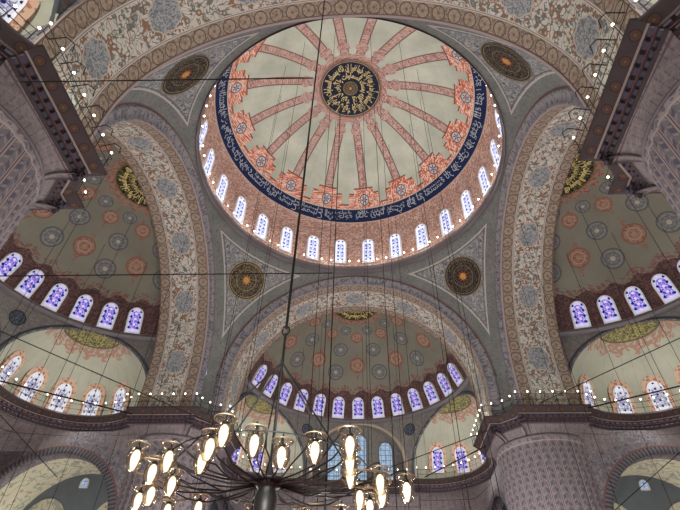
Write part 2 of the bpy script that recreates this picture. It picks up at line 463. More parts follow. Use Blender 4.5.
def bulbmat():
    T = Tree('lit_bulb'); b = T.n('ShaderNodeEmission'); b.inputs[0].default_value = (1, .86, .66, 1); b.inputs[1].default_value = 9; T.l(b.outputs[0], T.out.inputs[0]); M['bulb'] = T.mat
    T = Tree('lit_lamp'); b = T.n('ShaderNodeEmission'); b.inputs[0].default_value = (1, .86, .64, 1); b.inputs[1].default_value = 2.2; T.l(b.outputs[0], T.out.inputs[0]); M['lamp'] = T.mat
    T = Tree('clear_glass'); g = T.n('ShaderNodeBsdfGlass'); g.inputs['Roughness'].default_value = .05; g.inputs['IOR'].default_value = 1.15; g.inputs[0].default_value = (.95, .88, .76, 1)
    t = T.n('ShaderNodeBsdfTransparent'); mx = T.n('ShaderNodeMixShader'); mx.inputs[0].default_value = .45
    T.l(t.outputs[0], mx.inputs[1]); T.l(g.outputs[0], mx.inputs[2]); T.l(mx.outputs[0], T.out.inputs[0]); M['glass'] = T.mat
bulbmat()

# ------------------------------------------------------------------ Arabic lettering
_F = {'ء': (0xFE80, 1), 'آ': (0xFE81, 2), 'أ': (0xFE83, 2), 'إ': (0xFE87, 2), 'ئ': (0xFE89, 4), 'ا': (0xFE8D, 2), 'ب': (0xFE8F, 4), 'ة': (0xFE93, 2), 'ت': (0xFE95, 4), 'ث': (0xFE99, 4), 'ج': (0xFE9D, 4), 'ح': (0xFEA1, 4), 'خ': (0xFEA5, 4), 'د': (0xFEA9, 2), 'ذ': (0xFEAB, 2), 'ر': (0xFEAD, 2), 'ز': (0xFEAF, 2), 'س': (0xFEB1, 4), 'ش': (0xFEB5, 4), 'ص': (0xFEB9, 4), 'ض': (0xFEBD, 4), 'ط': (0xFEC1, 4), 'ظ': (0xFEC5, 4), 'ع': (0xFEC9, 4), 'غ': (0xFECD, 4), 'ف': (0xFED1, 4), 'ق': (0xFED5, 4), 'ك': (0xFED9, 4), 'ل': (0xFEDD, 4), 'م': (0xFEE1, 4), 'ن': (0xFEE5, 4), 'ه': (0xFEE9, 4), 'و': (0xFEED, 2), 'ى': (0xFEEF, 2), 'ي': (0xFEF1, 4)}
_LA = {'ا': 0xFEFB, 'أ': 0xFEF7, 'إ': 0xFEF9}
def shape(txt):
    out = []
    for w in txt.split(' '):
        i = 0; prev = False; r = []
        while i < len(w):
            ch = w[i]
            if ch == 'ل' and i+1 < len(w) and w[i+1] in _LA:
                r.append(chr(_LA[w[i+1]]+(1 if prev else 0))); prev = False; i += 2; continue
            b, k = _F[ch]; nxt = k == 4 and i+1 < len(w) and _F[w[i+1]][1] > 1
            if k == 1: g = b
            elif prev and nxt: g = b+3
            elif prev: g = b+1
            elif nxt: g = b+2
            else: g = b
            r.append(chr(g)); prev = nxt; i += 1
        out.append(''.join(r))
    return ' '.join(out)[::-1]
def text_mesh(txt, bold=.0):
    cu = bpy.data.curves.new('lettering', 'FONT'); cu.body = shape(txt); cu.resolution_u = 2; cu.offset = bold
    o = bpy.data.objects.new('lettering', cu); COL.objects.link(o)
    bpy.context.view_layer.update()
    me = bpy.data.meshes.new_from_object(o.evaluated_get(bpy.context.evaluated_depsgraph_get()))
    bpy.data.objects.remove(o); bpy.data.curves.remove(cu); me.materials.clear()
    xs = [v.co.x for v in me.vertices]; ys = [v.co.y for v in me.vertices]
    return me, min(xs), max(xs), min(ys), max(ys)
def bent_text(name, rows, m, parent, fn, bold=0.):
    """rows of (text, s0, s1, h0, h1): the line runs from s0 to s1 and stands from h0 to h1; fn(s, h) places it"""
    mb = MB()
    for txt, s0, s1, h0, h1 in rows:
        me, xa, xb, ya, yb = text_mesh(txt, bold)
        b = len(mb.v)
        for v in me.vertices:
            mb.v.append(tuple(fn(s0+(s1-s0)*(v.co.x-xa)/(xb-xa), h0+(h1-h0)*(v.co.y-ya)/(yb-ya))))
        for p in me.polygons:
            mb.f.append([b+k for k in p.vertices]); mb.uv.append([(0, 0)]*len(p.vertices)); mb.e.append([(0, 0)]*len(p.vertices)); mb.mi.append(0)
        bpy.data.meshes.remove(me)
    return mb.build(name, m, parent, smooth=False, weld=False)
V41A = 'إن الله يمسك السماوات والأرض أن تزولا'
V41B = 'ولئن زالتا إن أمسكهما من أحد من بعده إنه كان حليما غفورا'
V35A = 'الله نور السماوات والأرض مثل نوره كمشكاة فيها مصباح المصباح في زجاجة'
V35B = 'الزجاجة كأنها كوكب دري يوقد من شجرة مباركة زيتونة لا شرقية ولا غربية'
V35C = 'يكاد زيتها يضيء ولو لم تمسسه نار نور على نور يهدي الله لنوره من يشاء'
BSM = 'بسم الله الرحمن الرحيم'

# ------------------------------------------------------------------ main dome
def sph(c, R, az, el):       # azimuth from +y towards +x, degrees
    a, e = RD(az), RD(el)
    return Vector((c[0]+R*cos(e)*sin(a), c[1]+R*cos(e)*cos(a), c[2]+R*sin(e)))
def disc_on_sphere(c, R, d0, rad, off, n=48, rings=5, clip=None):
    """cap around direction d0 on a sphere, set off inwards; uv is normalised to its radius"""
    d0 = Vector(d0).normalized(); up = Vector((0, 0, 1)); 
    if abs(d0.z) > .95: up = Vector((0, 1, 0))
    x = up.cross(d0).normalized(); y = d0.cross(x)
    mb = MB()
    def P(a, b):
        t = 2*pi*a; r = b*rad/R; d = d0*cos(r)+(x*cos(t)+y*sin(t))*sin(r)
        return Vector(c)+d*(R-off)
    mb.grid(P, n, rings, uv=lambda a, b: (b*cos(2*pi*a), b*sin(2*pi*a)), keep=(lambda a, b: clip(P(a, b))) if clip else None)
    return mb
_RHO = [(-6, 12.1), (0, 12.1), (7, 12.2), (15, 12.52), (19, 12.75), (22, 12.9), (24.6, 12.88), (27, 12.78), (30.4, 12.64)]
def rho(el):
    if el >= 30.4:
        q = 1.65*sin(RD(el)); return -q+sqrt(q*q-2.7225+13.55**2)
    for (a, x), (b, y) in zip(_RHO, _RHO[1:]):
        if el <= b: return x+(y-x)*(el-a)/(b-a)
def dsp(az, el, off=0.): return sph((0, 0, ZD), rho(el)-off, az, el)
dome = MB().grid(lambda a, b: dsp(a*360, -4.5+94.5*b), 192, 60, uv=lambda a, b: (a*360, -4.5+94.5*b)).build('main_dome', M['dome'])
tag(dome, 'great central dome with radiating red ribs and a dark blue inscription band', 'dome', kind='structure')
def band_fn(off=.05):
    return lambda s, h: dsp(-s, h, off)      # text runs right to left seen from below
rows = []
# the band, read from inside: increasing x on the page runs clockwise seen from below
span = [(V35A, 0, 120), (V35B, 120, 240), (V35C, 240, 360)]
for t, a, b in span:
    ws = t.split(' '); h = len(ws)//2
    rows.append((t, a+1, b-1, 24.7, 29.5)); rows.append((' '.join(ws[h:]), a+2, a+60, 27.3, 30.)); rows.append((' '.join(ws[:h]), a+62, b-2, 27.3, 30.))
tag(bent_text('inscription', rows, M['band_paint'], dome, band_fn()), 'pale calligraphic inscription on dark blue')
med = disc_on_sphere((0, 0, ZD), RD_, (0, 0, 1), 3.1, .05).build('calligraphy_roundel', M['navy_roundel'], dome)
tag(med, 'navy roundel at the crown with gold calligraphy')
def polar(c, R, off, a0, sg=1):
    def f(s, h):
        t = RD(a0)+sg*s; r = h/R
        return Vector((c[0]+sin(r)*cos(t)*(R-off), c[1]+sin(r)*sin(t)*(R-off), c[2]+cos(r)*(R-off)))
    return f
rows = [(V41A, .05, 2*pi*.5, 1.65, 2.85), (V41B, 2*pi*.5+.05, 2*pi-.05, 1.55, 2.85), (V41A, .1, 2*pi-.1, .85, 1.85)]
bent_text('gold_calligraphy', rows, M['ivory_paint'], med, bold=.03, fn= polar((0, 0, ZD), RD_, .09, 90, 1))
disc_on_sphere((0, 0, ZD), RD_, (0, 0, 1), .72, .10, 24, 2).build('roundel_boss', M['roundel_gold'], med)

# rim moulding under the dome
prof = [(11.72, 32.0), (11.66, 32.12), (11.72, 32.2), (11.72, 32.5), (11.62, 32.56), (11.62, 32.7), (11.70, 32.76), (11.70, 32.95), (11.74, 33.03), (12.1, 33.05)]
rim = MB().lathe(prof, n=160).build('dome_rim_moulding', M['rim_trim'])
tag(rim, 'grey moulded ring where the central dome meets the pendentives', 'moulding', kind='structure')

# ------------------------------------------------------------------ windows
WN = [0]
def arch_outline(hw, h, n=9):
    """outline of a slightly pointed arched opening, sill at y=0"""
    pts = [(-hw, 0), (hw, 0)]; y0 = h-hw*1.12
    for i in range(n+1):
        t = pi*i/n; pts.append((hw*cos(t), y0+hw*1.12*sin(t)*(1+.0*i)))
    return pts
def make_window(c, inward, up, hw, h, glass, label, frame='stucco_white', border=0., fw=.11):
    WN[0] += 1
    y = Vector(up).normalized(); z = Vector(inward); z = (z-y*z.dot(y)).normalized(); x = y.cross(z)
    root = empty('window_%d' % WN[0]); root.matrix_world = Matrix(((x.x, y.x, z.x, c[0]), (x.y, y.y, z.y, c[1]), (x.z, y.z, z.z, c[2]), (0, 0, 0, 1)))
    tag(root, label, 'window', kind='structure')
    O = arch_outline(hw, h); I = arch_outline(hw-fw, h-fw*1.6); I = [(a, b+fw*.8) for a, b in I]
    key = (hw, h, glass, frame, border, fw)
    if key in _WC: fm, gm, bm_ = _WC[key]
    else:
        mb = MB(); n = len(O)
        for i in range(n):
            j = (i+1) % n
            a, b, p, q = O[i], O[j], I[i], I[j]
            mb.face([(*a, .06), (*b, .06), (*q, .06), (*p, .06)]); mb.face([(*a, -.3), (*b, -.3), (*b, .06), (*a, .06)]); mb.face([(*p, .06), (*q, .06), (*q, -.02), (*p, -.02)])
        fm = mb.mesh('window_frame', False); fm.materials.append(M[frame])
        mb = MB(); w2 = hw-fw; cy = h*.5; K = [(0, cy)]
        ctr = (0., cy)
        for i in range(n):
            a, b = I[i], I[(i+1) % n]
            f = lambda p, s: (p[0]*s, cy+(p[1]-cy)*s)
            prev = None
            for s0, s1 in ((1., .72), (.72, .0)):
                q = [f(a, s0), f(b, s0), f(b, s1), f(a, s1)] if s1 > 0 else [f(a, s0), f(b, s0), ctr]
                mb.face([(*p, 0.) for p in q], q)
                ev = [(w2*(1-s0), w2), (w2*(1-s0), w2), (w2*(1-s1), w2), (w2*(1-s1), w2)][:len(q)]
                mb.e[-1] = ev
        gm = mb.mesh('stained_glass', False); gm.materials.append(M[glass])
        bm_ = None
        if border:
            B = arch_outline(hw+border, h+border*1.6); B = [(a, b-.02) for a, b in B]; mb = MB()
            for i in range(n):
                j = (i+1) % n
                mb.face([(*B[i], .02), (*B[j], .02), (*O[j], .02), (*O[i], .02)], [B[i], B[j], O[j], O[i]]); mb.face([(*B[i], -.2), (*B[j], -.2), (*B[j], .02), (*B[i], .02)], [B[i], B[j], B[j], B[i]])
            bm_ = mb.mesh('painted_border', False); bm_.materials.append(M['halo'])
        _WC[key] = (fm, gm, bm_)
    link('window_frame', fm, None, root); link('stained_glass', gm, None, root)
    if bm_: link('painted_border', bm_, None, root)
    return root
_WC = {}
ORD = ['first', 'second', 'third', 'fourth', 'fifth', 'sixth', 'seventh', 'eighth', 'ninth', 'tenth', 'eleventh', 'twelfth', 'thirteenth', 'fourteenth']
NW = 27
for k in range(-11, 11):
    az = (k+.5)*360/NW
    c = dsp(az, -1.9, .14); up = (dsp(az, 14.5, .14)-c); inn = Vector((0, 0, ZD+1.3))-(c+up*.5)
    side = 'right' if k >= 0 else 'left'; i = k if k >= 0 else -k-1
    make_window(c, inn, up, .62, 3.3, 'pale_glass', 'pale blue and white arched window at the foot of the central dome, %s to the %s of its lowest point' % (ORD[i], side))

# ------------------------------------------------------------------ pendentives
def pend(sx, sy, label):
    def P(a, b):
        ph = RD(90*a); mx = max(cos(ph), sin(ph)); rm = min(AW/mx, RP-.002); r = 11.7+(rm-11.7)*b
        return (sx*r*cos(ph), sy*r*sin(ph), ZC+sqrt(max(0, RP*RP-r*r)))
    def E(a, b):
        p = P(a, b); r = sqrt(p[0]**2+p[1]**2)
        return (RP*(math.asin(min(1, r/RP))-math.asin(11.7/RP)), (AW-max(abs(p[0]), abs(p[1])))*1.25)
    def UV(a, b):
        p = P(a, b); return (RD(90*a)*13.5, -p[2])
    o = MB().grid(P, 72, 40, uv=UV, edge=E).build('pendentive', M['pendentive'])
    tag(o, label, 'pendentive', kind='structure')
    d = Vector((sx*9.68, sy*9.7, 9.05))
    r = disc_on_sphere((0, 0, ZC), RP, d, 1.75, .05, 40, 5).build('calligraphy_roundel', M['roundel_rust' if (sx > 0 or sy < 0) else 'roundel_gold'], o)
    tag(r, 'dark roundel with gold lettering and a %s centre' % ('rust' if (sx > 0 or sy < 0) else 'golden'))
    # corner between the two arches, down to the ledge
    w = MB()
    pts = [(12.2, 10.35), (12.0, 11.2), (12.0, 12.0), (11.2, 12.0), (10.35, 12.2)]
    pts = [(12.2, 10.35), (12.0, 11.2), (11.2, 12.0), (10.35, 12.2)]
    w.grid(lambda a, b: (sx*(pts[min(int(a*3), 2)][0]+(pts[min(int(a*3), 2)+1][0]-pts[min(int(a*3), 2)][0])*(a*3-min(int(a*3), 2))), sy*(pts[min(int(a*3), 2)][1]+(pts[min(int(a*3), 2)+1][1]-pts[min(int(a*3), 2)][1])*(a*3-min(int(a*3), 2))), ZL-.05+(ZC-ZL+.5)*b), 3, 4, uv=lambda a, b: (a*3, b*3), edge=lambda a, b: (.6, .6)).build('corner_shaft', M['pendentive'], o)
pend(1, 1, 'pendentive right of the far arch with an orange-centred dark roundel'); pend(-1, 1, 'pendentive left of the far arch with a golden-centred dark roundel')
pend(1, -1, 'near right pendentive with a tilted dark roundel beside the overhead arch'); pend(-1, -1, 'near left pendentive with a tilted dark roundel beside the overhead arch')

# ------------------------------------------------------------------ arches and semi-domes (built facing +y, then turned)
def turn(q):      # quarter turns: 0 far (+y), 1 left (-x), 2 near (-y), 3 right (+x)
    c, s = [(1, 0), (0, 1), (-1, 0), (0, -1)][q]
    return lambda p: Vector((c*p[0]-s*p[1], s*p[0]+c*p[1], p[2]))
SIDE = ['far', 'left', 'near', 'right']
def arch(q):
    t = turn(q)
    def curve(a, r, y):
        # a in 0..1, with vertical legs below the springing
        L = (ZC-ZL+.1); arc = pi*RS; tot = 2*L+arc; s = a*tot
        if s < L: x, z = -r, ZL-.1+s
        elif s > L+arc: x, z = r, ZC-(s-L-arc)
        else:
            th = (s-L)/RS; x, z = -r*cos(th), ZC+r*sin(th)
        return t((x, y, z)), s-tot/2
    root = MB().grid(lambda a, b: curve(a, RS, 12.2+4.1*b)[0], 120, 8, uv=lambda a, b: (curve(a, RS, 0)[1], 4.1*b)).build('arch', M['soffit'])
    tag(root, '%s great arch with its painted soffit of medallions and rosette borders' % {'far': 'far', 'left': 'left', 'near': 'overhead near', 'right': 'right'}[SIDE[q]], 'arch', kind='structure')
    prof = [(RA+1.1, 12.3, 0), (RA, 11.98, 0), (RA-.1, 11.86, .1), (RA-.22, 11.86, .2), (RA-.3, 11.98, .3), (RS+.16, 12.1, .75), (RS+.06, 12.04, .85), (RS-.03, 12.08, .92), (RS-.03, 12.22, 1.05)]
    mb = MB()
    n = len(prof)-1
    def F(a, b):
        i = min(int(b*n+1e-6), n-1); f = b*n-i; r0, y0, _ = prof[i]; r1, y1, _ = prof[i+1]
        return curve(a, r0+(r1-r0)*f, y0+(y1-y0)*f)[0]
    mb.grid(F, 120, n, uv=lambda a, b: (curve(a, RS, 0)[1], 1-b)).build('archivolt', M['face'], root)
    mb = MB(); mb.grid(lambda a, b: curve(a, RS+(RSD+.5-RS)*b, 16.3)[0], 120, 1, uv=lambda a, b: (a*40, b)).build('arch_back', M['face'], root)
    return root
for q in range(4): arch(q)

EXC = {}   # exedra window azimuths, relative, per (quarter, slot)
def exz(al, c=EC):   # height of the exedra arch on the drum at azimuth al from its axis
    k = ER**2-(RDR**2+c*c-2*RDR*c*cos(RD(al)))
    return EZ+sqrt(k) if k > 0 else None
def cwz(al):          # central window arch of the far wall
    x = RDR*sin(RD(al)); k = 4.55**2-x*x
    return 19.35+sqrt(k) if k > 0 else None
def semidome(q):
    t = turn(q); nm = SIDE[q]; O = (0, YS, ZC)
    lo = degrees(math.asin((24.15-ZC)/RSD))
    root = MB().grid(lambda a, b: t(sph(O, RSD, -90+180*a, lo+(90-lo)*b)), 120, 48, uv=lambda a, b: (-90+180*a, lo+(90-lo)*b)).build('semi_dome', M['semidome'])
    tag(root, '%s semi-dome painted with grey wheels and red rosettes' % {'near': 'rear'}.get(nm, nm), 'semi-dome', kind='structure')
    if q != 2:
        m = disc_on_sphere(O, RSD, (0, 0, 1), 2.35, .05, 64, 5, clip=lambda p: p.y > 16.25)
        m.v = [tuple(t(p)) for p in m.v]
        m = m.build('calligraphy_roundel', M['dark_roundel'], root); tag(m, 'half-hidden dark roundel with gold calligraphy at the crown')
        f0 = polar(O, RSD, .1, 0, 1)
        bent_text('gold_calligraphy', [(V41A, .12, pi-.12, 1.3, 2.2), (V41B, .3, pi-.3, .7, 1.5)], M['gold_paint'], m, lambda s, h: t(f0(s, h)), bold=.035)
    # ledge moulding below the windows
    pr = [(10.36, 24.25), (10.22, 24.22), (10.22, 24.08), (10.34, 24.02), (10.5, 23.98), (10.72, 23.94)]
    mb = MB(); n = len(pr)-1
    def F(a, b):
        i = min(int(b*n+1e-6), n-1); f = b*n-i; r = pr[i][0]+(pr[i+1][0]-pr[i][0])*f; z = pr[i][1]+(pr[i+1][1]-pr[i][1])*f
        az = RD(-90+180*a); return t((r*sin(az), YS+r*cos(az), z))
    mb.grid(F, 90, n).build('window_sill_moulding', M['stone_trim'], root)
    # windows
    if q != 2:
        off = {0: 0, 1: 1.4, 3: -2.7}[q]
        rng = {0: range(-6, 7), 1: range(0, 7), 3: range(-6, 1)}[q]
        # q=1 turned: +x of the template points to +y ; visible ones lie towards the far side
        ks = list(rng)
        for k in ks:
            az = (k*12.376+off)
            c = sph(O, RSD-.12, az, lo+1.0); up = sph(O, RSD-.12, az, 31.)-c; inn = Vector(O)+Vector((0, 0, 2))-(c+up*.5)
            if q == 0: lb = 'violet stained glass window in the far semi-dome ring, %s' % ('at its centre' if k == 0 else '%s %s of its centre' % (ORD[abs(k)-1], 'left' if k < 0 else 'right'))
            elif q == 1: lb = 'violet stained glass window in the left semi-dome ring, %s from the far arch end' % ORD[6-k]
            else: lb = 'violet stained glass window in the right semi-dome ring, %s from the far arch end' % ORD[k+6]
            make_window(t(c), t(inn), t(up), .62, 2.2, 'violet_glass', lb)
    # drum wall with the arched mouths of the exedrae
    slots = [-60, 0, 60]
    def zb(az):
        for s in slots:
            al = az-s
            z = (cwz(al) if (q == 0 and s == 0) else exz(al))
            if z is not None: return z
        return ZL-.1
    NA = 240
    mb = MB(); mb.grid(lambda a, b: t((RDR*sin(RD(-92+184*a)), YS+RDR*cos(RD(-92+184*a)), zb(-92+184*a)+(23.98-zb(-92+184*a))*b)), NA, 6, uv=lambda a, b: (RD(-92+184*a)*RDR, zb(-92+184*a)+(23.98-zb(-92+184*a))*b))
    dr = mb.build('drum_wall', M['drum'], root)
    for s in slots:
        fz = cwz if (q == 0 and s == 0) else exz
        A = max(a*.05 for a in range(0, 700) if fz(a*.05) is not None)-.02
        base = ZL-.1
        # moulded trim around the mouth
        pts = [(-A, base)]+[(-A+2*A*i/48, fz(-A+2*A*i/48)) for i in range(49)]+[(A, base)]
        if q == 0 and s == 0: pts = [(al, z) for al, z in pts]
        mb = MB(); pr = [(0, .02), (-.06, -.08), (.1, -.14), (.26, -.08), (.3, 0.)]
        cx, cz = 0, EZ
        def T3(i, o, rr):
            al, z = pts[i]; x = RDR*RD(al); d = Vector((x, z-(19.35 if q == 0 and s == 0 else EZ))); 
            if z <= base+.01 or d.length < .01: d = Vector((1 if al > 0 else -1, 0))
            d.normalize(); x2 = x+d.x*o; z2 = z+d.y*o; z2 = min(z2, 23.98)
            az = RD(s)+x2/RDR; r = RDR+rr
            return t((r*sin(az), YS+r*cos(az), z2))
        n = len(pts)-1; npf = len(pr)-1
        def FF(a, b):
            i = round(a*n); j = round(b*npf); return T3(i, pr[j][0]+.0, pr[j][1])
        mb.grid(FF, n, npf).build('arch_moulding', M['cream_trim' if (q == 0 and s == 0) else 'dark_trim'], root)
        if q == 0 and s == 0: continue
        # exedra half dome
        ce = Vector((EC*sin(RD(s)), YS+EC*cos(RD(s)), EZ)); wid = 118
        floor_el = degrees(math.asin((ZL-EZ)/ER))
        def PS(a, b): return sph(ce, ER, s-wid+2*wid*a, floor_el+(90-floor_el)*b)
        def kp(a, b):
            p = PS(a, b); return sqrt(p.x**2+(p.y-YS)**2) > RDR-.12
        ex = MB().grid(lambda a, b: t(PS(a, b)), 96, 40, uv=lambda a, b: (-wid+2*wid*a, floor_el+(90-floor_el)*b), keep=kp).build('exedra', M['exedra'])
        where = {(0, -60): 'left side niche of the far semi-dome', (0, 60): 'right side niche of the far semi-dome', (1, 60): 'far niche under the left semi-dome', (3, -60): 'far niche under the right semi-dome',
                 (1, 0): 'middle niche under the left semi-dome', (3, 0): 'middle niche under the right semi-dome', (1, -60): 'near niche under the left semi-dome', (3, 60): 'near niche under the right semi-dome',
                 (2, -60): 'rear right niche beyond the near pier', (2, 60): 'rear left niche beyond the near pier', (2, 0): 'middle niche of the rear semi-dome'}[(q, s)]
        tag(ex, 'pale plastered ' + where, 'niche', kind='structure')
        vis = {(0, -60), (0, 60), (1, 60), (3, -60), (2, -60), (2, 60)}
        if (q, s) in vis:
            m = disc_on_sphere(ce, ER, (0, 0, 1), 2.35, .05, 48, 5, clip=lambda p: sqrt(p.x**2+(p.y-YS)**2) > RDR-.05)
            m.v = [tuple(t(p)) for p in m.v]; tag(m.build('calligraphy_roundel', M['pale_roundel'], ex), 'gold and green half roundel')
            azs = {(0, 60): [-70, -43, -15, 13, 41], (0, -60): [70, 43, 15, -13, -41], (1, 60): [-66, -36, -8, 20, 48], (3, -60): [-65, -29, .7, 30, 58], (2, -60): [-42, -14, 14, 42], (2, 60): [-42, -14, 14, 42, 80]}[(q, s)]
            for i, ra in enumerate(azs):
                az = s+ra
                c = sph(ce, ER-.12, az, 2.); up = sph(ce, ER-.12, az, 27.)-c; inn = ce+Vector((0, 0, .5))-(c+up*.5)
                end = 'from the pier'
                idx = (len(azs)-1-i)
                make_window(t(c), t(inn), t(up), .58, 2.35, 'white_glass' if q != 0 else 'violet_glass', 'arched window with a red painted border in the %s, %s %s' % (where, ORD[idx], end), border=.32)
    # roundels in the spandrels
    if q in (0, 1):
        for az in ((-29.5, 29.5) if q == 0 else (30.5,)):
            def P(a, b, az=az):
                x = .62*b*cos(2*pi*a); z = 22.75+.62*b*sin(2*pi*a); aa = RD(az)+x/RDR; r = RDR-.05
                return t((r*sin(aa), YS+r*cos(aa), z))
            MB().grid(P, 32, 3, uv=lambda a, b: (b*cos(2*pi*a), b*sin(2*pi*a))).build('spandrel_roundel', M['slate_roundel'], root)
for q in range(4): semidome(q)

# far wall recess with the three tall windows
mb = MB()
mb.grid(lambda a, b: (-6+12*a, 27.3, ZL-.2+7*b), 12, 6, uv=lambda a, b: (12*a, 7*b))
def rec(a, b):
    al = -25.2+50.4*a; z = cwz(al) or 19.35
    r = RDR; return (r*sin(RD(al)), YS+r*cos(RD(al))+(27.3-YS-r*cos(RD(al)))*b, z)
mb.grid(rec, 40, 2, uv=lambda a, b: (a*10, b*2))
for sx in (-1, 1): mb.grid(lambda a, b: (sx*RDR*sin(RD(25.2)), YS+RDR*cos(RD(25.2))+2.*a, ZL-.2+2.2*b), 2, 2, uv=lambda a, b: (a*2, b*2))
tag(mb.build('wall_far_recess', M['drum']), 'arched recess in the far wall holding three tall light blue windows', 'wall', kind='structure')
for x, h, w in ((-2.5, 3.9, 'left'), (.12, 4.7, 'middle'), (2.75, 3.9, 'right')):
    make_window((x, 27.2, 18.35), (0, -1, 0), (0, 0, 1), .74, h, 'sky_glass', 'tall light blue latticed window in the far wall recess, the %s one of three' % w, frame='stone_trim', fw=.1)

# ------------------------------------------------------------------ piers, ledges and lower walls
def arcpts(c, r, a0, a1, n): return [(c[0]+r*cos(RD(a0+(a1-a0)*i/n)), c[1]+r*sin(RD(a0+(a1-a0)*i/n))) for i in range(n+1)]
def resample(pts, step):
    out = [Vector(pts[0])]
    for a, b in zip(pts, pts[1:]):
        a, b = Vector(a), Vector(b); n = max(1, round((b-a).length/step))
        for i in range(1, n+1): out.append(a+(b-a)*i/n)
    return out
PROF = [(1.6, 17.6), (0, 17.6), (.02, 17.46), (.4, 17.06), (.38, 17.0), (.44, 16.97), (.6, 16.95), (.62, 16.72), (.58, 16.68), (.6, 16.62), (.74, 16.58), (.76, 16.38), (.7, 16.34), (.72, 16.28), (.8, 16.2)]
PROF = [(o, 17.6-(17.6-z)*.7) for o, z in PROF]
def offset_path(pts, o):
    """push a plan path sideways (to its left) by o"""
    out = []
    n = len(pts)
    for i, p in enumerate(pts):
        d0 = (pts[i]-pts[i-1]).normalized() if i else None; d1 = (pts[i+1]-pts[i]).normalized() if i < n-1 else None
        d0 = d0 or d1; d1 = d1 or d0
        n0 = Vector((-d0.y, d0.x)); n1 = Vector((-d1.y, d1.x)); m = (n0+n1)
        m = m.normalized() if m.length > 1e-6 else n0
        out.append(p+m*(o/max(.5, m.dot(n0))))
    return out
def cornice(name, pts, left, tf, parent):
    """profile swept along the plan path; left=+1 when the wall lies on the path's left"""
    P = resample(pts, .4)
    L = [0]
    for a, b in zip(P, P[1:]): L.append(L[-1]+(b-a).length)
    sv = [0]
    for a, b in zip(PROF, PROF[1:]): sv.append(sv[-1]+math.hypot(b[0]-a[0], b[1]-a[1]))
    rows = [offset_path(P, left*o) for o, z in PROF]
    n, k = len(P)-1, len(PROF)-1
    mb = MB()
    mb.grid(lambda a, b: tf((*rows[round(b*k)][round(a*n)], PROF[round(b*k)][1])), n, k, uv=lambda a, b: (L[round(a*n)], sv[round(b*k)]-1.6), mi=0)
    # two tiers of muqarnas blocks
    for o, z, hh, step, w in ((.57, 17.06, .07, .42, .13), (.73, 16.81, .055, .32, .1)):
        R = offset_path(P, left*o); d = step/2
        for i in range(n):
            a, b = R[i], R[i+1]; seg = (b-a).length
            if seg < 1e-4: continue
            dr = (b-a)/seg
            while d < seg:
                c = a+dr*d; nn = Vector((-dr.y, dr.x))*left
                cen = Vector((c.x, c.y, z)); e1 = Vector((dr.x, dr.y, 0))*w; e2 = Vector((nn.x, nn.y, 0))*.1
                q = [tf(cen), tf(cen+e1)-tf(cen), tf(cen+e2)-tf(cen)]
                mb.box(q[0], q[1], q[2], (0, 0, hh), mi=1); d += step
            d -= seg
    return mb.build(name, [M['cornice'], M['dentil']], parent, smooth=False), offset_path(P, left*PROF[-1][0]), L
PC = 13.85
pier_pts = [(9.5, 16.6), (9.5, 11.25), (10.45, 11.2), (11.2, 10.45), (11.25, 9.5), (16.6, 9.5)]
exf = arcpts((6.35, 19.65), 4.6, -44, 104, 28)         # far exedra ledge (x>0): pier -> centre
def quadrant(sx, sy, plab):
    tf = lambda p: Vector((sx*p[0], sy*p[1], p[2]))
    root = empty('pier', (sx*PC, sy*PC, 0)); tag(root, plab, 'pier', kind='structure')
    inv = lambda p: Vector((sx*p[0]-sx*PC, sy*p[1]-sy*PC, p[2]))
    # shaft with convex flutes
    NF = 36
    def SH(a, b):
        th = 2*pi*a; r = 3.2+.06*abs(sin(NF*th/2))
        return inv((PC+r*cos(th), PC+r*sin(th), 16.0*b))
    MB().grid(SH, NF*6, 10, uv=lambda a, b: (a*NF*.54+.27, 16.0*b)).build('shaft', M['shaft'], root)
    # rounded collar and concave corbel from shaft to cornice
    _, low, L = cornice('cornice', pier_pts, 1, inv, root)
    n = len(low)-1
    def LF(a, b):
        p = low[round(a*n)]; d = (p-Vector((PC, PC))); ang = atan2(d.y, d.x); q = Vector((PC+3.23*cos(ang), PC+3.23*sin(ang)))
        f = sin(b*pi/2)**1.1; w = p.lerp(q, f); z = 16.64+(15.95-16.64)*(1-cos(b*pi/2))**.7
        return inv((w.x, w.y, z))
    MB().grid(LF, n, 10, uv=lambda a, b: (L[round(a*n)], b*1.6)).build('corbel', M['corbel'], root)
    MB().tube([inv((PC+3.26*cos(2*pi*i/64), PC+3.26*sin(2*pi*i/64), 15.95)) for i in range(64)], .06, 6, closed=True).build('collar', M['stone_trim'], root)
    lt = MB(); lt.face([inv((*p, 17.58)) for p in pier_pts+[(16.6, 16.6)]]); lt.build('ledge_top', M['stone_trim'], root)
    return root
quadrant(1, 1, 'far right pier, fluted round shaft under a dark stepped cornice'); quadrant(-1, 1, 'far left pier, fluted round shaft behind the chandelier')
quadrant(1, -1, 'near right pier at the top right corner of the view'); quadrant(-1, -1, 'near left pier at the top left corner of the view')

